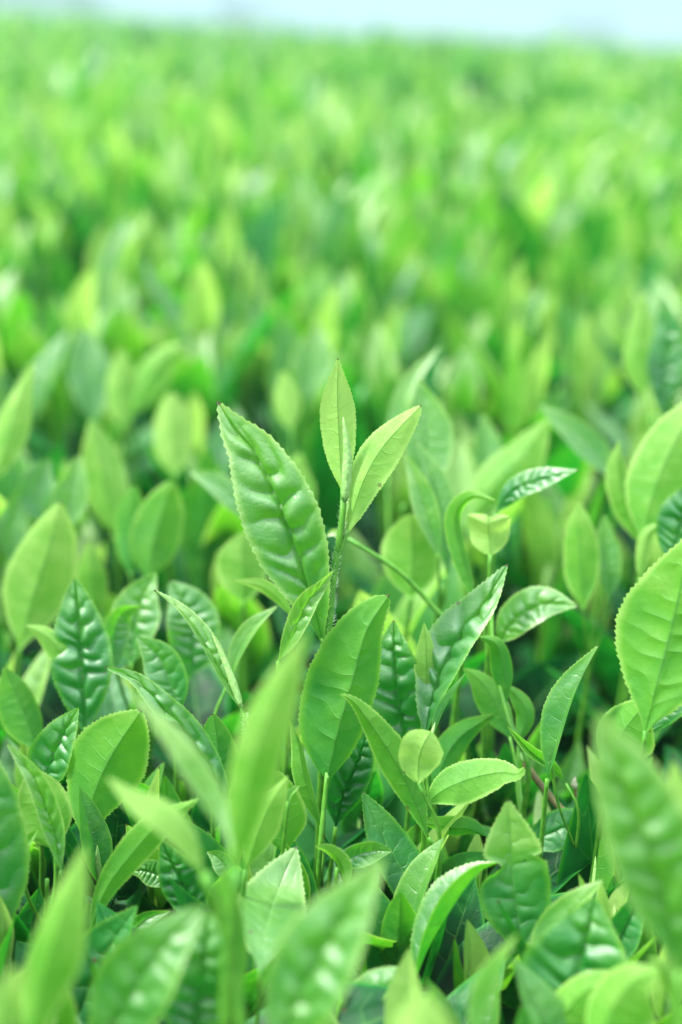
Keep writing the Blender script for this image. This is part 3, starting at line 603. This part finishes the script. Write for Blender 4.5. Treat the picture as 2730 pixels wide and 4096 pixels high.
# ------------------------------------------------------------------ the rest of the hedge: prototypes of shoots
rng = np.random.RandomState(7)
def ground_z(x, y):      # height of the canopy surface; it rises gently far off to the left
    return CANOPY + 0.010*np.sin(x*5.1+1)*np.cos(y*4.3) + 0.006*np.sin(x*13+y*9)
def proto_leaf(az, el, z0, Ln, W, age, seed, nu, nh, face_in=True, droop=25, bump=.6, fold=16, off=(0, 0)):
    d = np.array([math.cos(az), math.sin(az), 0]); P = []; p = np.array([off[0], off[1], z0]); e = el
    for i in range(6):
        P.append(p.copy()); p = p + Ln/5*(d*math.cos(e)+np.array([0, 0, math.sin(e)])); e -= rad(droop)/5
    N0 = -d*math.sin(el) + np.array([0, 0, math.cos(el)])
    return leaf_geo(P, W, N0, rng.uniform(-18, 18), None, fold, fold, 6, bump, age, nu=nu, nh=nh, seed=seed, teeth=34 if nu > 40 else 0, blunt=rng.uniform(0, .3))
def make_proto(seed, nu, nh, ns, da=0):
    r = np.random.RandomState(seed); H = r.uniform(.045, .07); parts = []
    lean = r.uniform(-.008, .008, 2)
    path = [np.array([0, 0, -.03]), np.array([lean[0]*.3, lean[1]*.3, H*.35]), np.array([lean[0], lean[1], H*.85])]
    parts.append(('stem', tube_geo(path, .0016, .0009, max(4, nu//5), ns)))
    az = r.uniform(0, 2*pi); n = r.randint(3, 5)
    base = r.uniform(-.05, .12)
    for i in range(n):
        t = i/(n-1)
        Ln = .075*(1-.42*t)*r.uniform(.8, 1.15); W = Ln*r.uniform(.30, .42)
        el = rad(66+18*t+r.uniform(-18, 12))
        age = min(1, .23 + da + .66*t*(1+da) + base + r.uniform(-.12, .12))
        parts.append(('leaf', proto_leaf(az, el, H*(.1+.70*t), Ln, W, age, seed*11+i, nu, nh, droop=r.uniform(-16, 30), bump=(1.1-.9*t)*r.uniform(.4, 1.2), fold=12+14*t, off=lean*(.1+.8*t))))
        az += 2.3 + r.uniform(-.4, .4)
    b0 = np.array([lean[0], lean[1], H*.80])
    parts.append(('bud', tube_geo([b0, b0+np.array([.001, 0, .012]), b0+np.array([.002, .001, .022])], .0016, 0, 8, ns, prof=([0, .12, .35, .7, .92, 1], [.55, .85, 1, .66, .28, .03]), age=.8)))
    return parts, az
NP = 14
near_protos = [make_proto(300+i, 30, 5, 6)[0] for i in range(NP)]
mid_protos = [make_proto(300+i, 14, 3, 4)[0] for i in range(NP)]
far_protos = [[q for q in make_proto(300+i, 7, 1, 3)[0] if q[0] == 'leaf'] for i in range(NP)]
near_protos += [make_proto(300+i, 30, 5, 6, -.22)[0] for i in range(NP)]  # darkened copies for low fillers: shade of the gaps put into leaf colour
mid_protos += [make_proto(300+i, 14, 3, 4, -.22)[0] for i in range(NP)]
near_meshes = []
for pr in near_protos:
    ms = []
    for nm, g4 in pr:
        g = Geo(); g.add(*g4); ms.append((nm, mesh_from(nm, g.arrays(), [{'leaf': LEAF, 'stem': STEM, 'bud': BUDM}[nm]])))
    near_meshes.append(ms)
def flat(pr):
    g = Geo()
    for nm, g4 in pr: g.add(*g4, M={'leaf': 0, 'stem': 1, 'bud': 2}[nm])
    return g.arrays()
def mature(seed, nu, nh):       # a short twig with four old leaves, mostly horizontal
    r = np.random.RandomState(seed); ps = []; az = r.uniform(0, 6)
    ps.append(('stem', tube_geo([np.array([0, 0, -.05]), np.array([.003, 0, -.02]), np.array([0, 0, .002])], .0014, .001, 4, 4)))
    for i in range(4):
        Ln = r.uniform(.045, .065)
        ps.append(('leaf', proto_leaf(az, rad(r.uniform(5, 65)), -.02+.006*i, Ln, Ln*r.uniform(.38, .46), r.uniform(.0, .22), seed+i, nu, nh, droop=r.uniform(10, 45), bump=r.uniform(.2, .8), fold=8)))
        az += 1.9+r.uniform(-.5, .5)
    return ps
def scatter_mesh(name, protos, pts, rot, tilt, scale, z, mats, dage=None):
    Vs = []; Fs = []; Us = []; As = []; Ms = []; n = 0
    fl_ = [flat(p) if isinstance(p, list) else p for p in protos]
    for i in range(len(pts)):
        V, F, U, A, M = fl_[i % len(fl_)]
        R = np.array(Euler((tilt[i, 0], tilt[i, 1], rot[i])).to_matrix())
        Vs.append((V*scale[i])@R.T + np.array([pts[i, 0], pts[i, 1], z[i]])); Fs.append(F+n); Us.append(U)
        A = A.copy(); A[:, 0] += (dage[i] if dage is not None else 0); As.append(A); Ms.append(M); n += len(V)
    return link(name, mesh_from(name, (np.concatenate(Vs), np.concatenate(Fs), np.concatenate(Us), np.concatenate(As), np.concatenate(Ms)), mats))
def jgrid(x0, x1, y0, y1, s):
    gx = np.arange(x0, x1, s); gy = np.arange(y0, y1, s)
    X, Y = np.meshgrid(gx, gy); P = np.stack([X.ravel(), Y.ravel()], 1)
    return P + rng.uniform(-.45, .45, P.shape)*s
FMATS = [LEAF, STEM, BUDM]

# old leaves under the new growth, one uncountable layer
P = jgrid(-.6, .6, -.05, 1.1, .030)
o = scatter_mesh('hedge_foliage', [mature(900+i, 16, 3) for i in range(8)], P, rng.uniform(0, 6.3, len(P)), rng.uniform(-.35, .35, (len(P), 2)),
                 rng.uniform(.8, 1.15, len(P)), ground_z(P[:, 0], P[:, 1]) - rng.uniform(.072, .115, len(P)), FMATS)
P = jgrid(-.8, .8, -.05, 1.4, .045)
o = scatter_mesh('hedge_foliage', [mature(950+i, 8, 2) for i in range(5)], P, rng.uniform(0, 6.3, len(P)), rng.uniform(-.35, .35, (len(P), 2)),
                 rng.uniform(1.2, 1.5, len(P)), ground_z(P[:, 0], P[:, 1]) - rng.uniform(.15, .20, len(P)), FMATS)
tag(o, 'oldest leaves deep inside the tea hedge', 'foliage', None, 'stuff')
P = P[:1]
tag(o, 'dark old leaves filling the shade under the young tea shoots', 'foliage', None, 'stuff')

# young shoots
P = jgrid(-1.3, 1.3, .05, 3.0, .049)
z = ground_z(P[:, 0], P[:, 1]); H = .105
keep = []; info = []
for i, (x, y) in enumerate(P):
    px, py, f = project((x, y, z[i])); base_f = project((x, y, z[i]-.06))[2]
    inside = (-330 < px < 1900) if f > .95 else (-520 < px < 2090)
    if abs(x) > .16 + y*.52: continue
    if f < 1.22 and inside:
        # in the hand-built zone only low fillers, well under the measured leaves
        if rng.rand() < .30:
            info.append((x, y, z[i]-H-rng.uniform(.030, .055), f, px, py, 0))
        continue
    if f < 0.2 and abs(x) < .2: continue
    drop = 0.0
    if inside and f < 1.75: drop = rng.uniform(.012, .028)
    info.append((x, y, z[i]-H-drop+rng.uniform(-.040, .026)+(.018 if rng.rand() < .05 else 0), f, px, py, 1))
Pf = jgrid(-.26, .26, .12, .46, .0190)
for (x, y) in Pf:
    zz = float(ground_z(x, y)); px, py, f = project((x, y, zz))
    if 500 < px < 840 and f < 1.08 and py > 1750: continue
    if f < 1.22 and -150 < px < 1718: info.append((x, y, zz-.078-rng.uniform(.006, .044), f, px, py, 2))
info = np.array(info)
rot = rng.uniform(0, 6.3, len(info)); tilt = rng.uniform(-.22, .22, (len(info), 2)); scl = np.where(info[:, 6] == 2, rng.uniform(.5, .82, len(info)), rng.uniform(.98, 1.55, len(info))); scl *= 1 + .30*np.clip((info[:, 3]-2.5)/2.5, 0, 1); pid = rng.randint(0, NP, len(info)) + np.where((info[:, 6] != 1) & (rng.rand(len(info)) < .6), NP, 0)
vis = (info[:, 4] > -40) & (info[:, 4] < 1608) & (info[:, 5] > -100) & (info[:, 5] < 2420)
order = np.argsort(np.where(vis, info[:, 3], 99)); nind = min(int(vis.sum()), 300 - len(SHOOTS)); ind = order[:nind]; rest = order[nind:]
TONE = {0: 'deep green', 1: 'mid green', 2: 'fresh green', 3: 'yellow green'}
# labels: rows by distance, counted from the left
band = {}
rows = [(.0, 1.0), (1.0, 1.22), (1.22, 1.4), (1.4, 1.6), (1.6, 1.8), (1.8, 2.0), (2.0, 2.2), (2.2, 2.5), (2.5, 9)]
RN = ['low in the front shade', 'low around the tall shoot'] + ['in soft row %s behind the tall shoot' % q for q in ('one', 'two', 'three', 'four', 'five', 'six', 'seven')]
def ordinal(n): return str(n) + ('th' if 10 <= n % 100 <= 20 else {1: 'st', 2: 'nd', 3: 'rd'}.get(n % 10, 'th'))
for i in ind:
    for b, (a, c) in enumerate(rows):
        if a <= info[i, 3] < c: band.setdefault(b, []).append(i)
for b, ids in band.items():
    ids.sort(key=lambda i: info[i, 4])
    for k, i in enumerate(ids):
        mage = np.mean([g4[3][0][0] for nm, g4 in near_protos[pid[i]] if nm == 'leaf'])
        tone = TONE[int(np.clip((mage-.45)/.1, 0, 3))]; big = 'large' if scl[i] > 1.08 else ('small' if scl[i] < .92 else 'medium')
        root = bpy.data.objects.new('tea_shoot', None); COL.objects.link(root); root.empty_display_size = .01
        root.location = info[i, :3]; root.rotation_euler = (tilt[i, 0], tilt[i, 1], rot[i]); root.scale = (scl[i],)*3
        tag(root, '%s %s shoot %s from left %s' % (big, tone, ordinal(k+1), RN[b]), 'tea shoot', 'tea shoots ' + RN[b])
        for nm, me in near_meshes[pid[i]]: link(nm, me, root)
fl_mid = [flat(p) for p in mid_protos]
o = scatter_mesh('tea_shoots', [fl_mid[pid[i]] for i in rest], info[rest, :2], rot[rest], tilt[rest], scl[rest], info[rest, 2], FMATS)
tag(o, 'soft mass of further tea shoots covering the hedge behind', 'tea shoots', None, 'stuff')

# distance bands with coarser shoots
def far_band(name, y0, y1, s, k, label, xw):
    P = jgrid(-xw, xw, y0, y1, s); P = P[np.abs(P[:, 0]) < .25 + P[:, 1]*.58]
    n = len(P); fp = [flat(p) for p in far_protos]; q = rng.randint(0, NP, n)
    o = scatter_mesh(name, [fp[j] for j in q], P, rng.uniform(0, 6.3, n), rng.uniform(-.25, .25, (n, 2)), rng.uniform(.8, 1.25, n)*k, far_z(P[:, 0], P[:, 1]) - .055*k + rng.uniform(-.03, .03, n)*k, FMATS, rng.uniform(-.32, .16, n))
    tag(o, label, 'tea shoots', None, 'stuff'); return o
def far_z(x, y):
    s = np.clip((y-3)/40, 0, 1)
    return CANOPY + .01*np.sin(x*2.1)*np.cos(y*1.7) + s*(0.16*np.clip(-(x+1.5)/6, 0, 1)*2)
far_band('distant_tea_shoots', 3.0, 7.0, .105, 1.95, 'pale out of focus tea shoots in the middle distance', 4.4)
far_band('distant_tea_shoots', 7.0, 18.0, .20, 3.3, 'blurred tea shoots merging into a band far off', 10.8)
far_band('distant_tea_shoots', 18.0, 70.0, .55, 4.6, 'hazy band of tea shoots just below the sky', 40)

# the hedge tops under the distant shoots, down to the horizon
nx, ny = 161, 121
yy = np.concatenate([np.linspace(1.0, 8, 50), np.geomspace(8.4, 320, ny-50)]); xx = np.linspace(-1, 1, nx)
Y = np.repeat(yy[:, None], nx, 1); X = xx[None, :]*(2.2+Y*.75)
Z = far_z(X, Y) - .095 + .02*rng.rand(ny, nx)
V = np.stack([X, Y, Z], -1).reshape(-1, 3); F = grid_faces(ny, nx)[:, [0, 3, 2, 1]]
o = link('tea_field', mesh_from('tea_field', (V, F, np.zeros((len(V), 2)), np.zeros((len(V), 2)), np.zeros(len(F), np.int32)), [CANM]))
tag(o, 'flat green hedge tops of the tea field running to the horizon', 'tea field', None, 'stuff')
# soil
V = np.array([[-1500, -1500, 0], [1500, -1500, 0], [1500, 1500, 0], [-1500, 1500, 0.]]); F = np.array([[0, 1, 2, 3]])
o = link('ground', mesh_from('ground', (V, F, np.zeros((4, 2)), np.zeros((4, 2)), np.zeros(1, np.int32)), [SOIL])); tag(o, 'bare brown soil under the tea hedges', 'soil', None, 'structure')

# far trees on the horizon
def tree(x, y, h, wd, label, seed):
    r = np.random.RandomState(seed)
    root = bpy.data.objects.new('far_tree', None); COL.objects.link(root); root.location = (x, y, 0)
    tag(root, label, 'tree', 'trees along the horizon')
    g = Geo(); g.add(*tube_geo([np.zeros(3), np.array([.05, 0, h*.4]), np.array([0, .1, h*.8])], h*.035, h*.01, 10, 8))
    for k in range(6):
        a = r.uniform(0, 6.3); g.add(*tube_geo([np.array([0, 0, h*(.35+.06*k)]), np.array([math.cos(a)*wd*.2, math.sin(a)*wd*.2, h*(.5+.06*k)]), np.array([math.cos(a)*wd*.38, math.sin(a)*wd*.38, h*(.6+.06*k)])], h*.014, h*.004, 6, 5))
    link('trunk', mesh_from('trunk', g.arrays(), [BARK]), root)
    g = Geo(); n = 2200
    cl = [(np.array([r.uniform(-.34, .34)*wd, r.uniform(-.34, .34)*wd, h*r.uniform(.35, .86)]), r.uniform(.13, .24)*wd) for _ in range(13)]
    for k in range(n):
        c, rr = cl[r.randint(13)]; d = unit(r.randn(3)); p = c + d*rr*r.uniform(.6, 1.05)*np.array([1, 1, .8]); a = unit(r.randn(3)); b = np.cross(a, unit(r.randn(3))); s = h*.028
        g.add(np.array([p-a*s, p+b*s*.6, p+a*s, p-b*s*.6]), np.array([[0, 1, 2, 3]]), np.full((4, 2), .3), np.full(4, r.uniform(0, .2)))
    link('crown', mesh_from('crown', g.arrays(), [LEAF]), root)
TREES = [(-20.5, 88, 4.6, 6.5, 'dark rounded tree on the horizon at the far left'), (-17.4, 92, 3.9, 4, 'lower bushy tree beside the far left tree'),
         (-7.6, 95, 3.5, 3.6, 'small dark bush on the horizon left of centre'), (15, 100, 3.1, 4.2, 'faint rounded tree on the horizon at the right')]
for k, t in enumerate(TREES): tree(t[0], t[1], t[2], t[3], t[4], 40+k)

# the hazy summer air over the field
HZ = True
if HZ:
    x0, x1, y0, y1, z0, z1 = -700, 700, -40, 900, -1, 9
    V = np.array([[x, y, z] for z in (z0, z1) for y in (y0, y1) for x in (x0, x1)], float)
    F = np.array([[0, 2, 3, 1], [4, 5, 7, 6], [0, 1, 5, 4], [2, 6, 7, 3], [0, 4, 6, 2], [1, 3, 7, 5]])
    m, n, l, out = mat('haze'); pv = n.new('ShaderNodeVolumePrincipled'); pv.inputs['Color'].default_value = (.43, .60, .62, 1); pv.inputs['Density'].default_value = 0.011
    l.new(pv.outputs[0], out.inputs['Volume'])
    o = link('haze', mesh_from('haze', (V, F, np.zeros((8, 2)), np.zeros((8, 2)), np.zeros(6, np.int32)), [m])); tag(o, 'pale haze in the air over the tea field', 'haze', None, 'stuff')
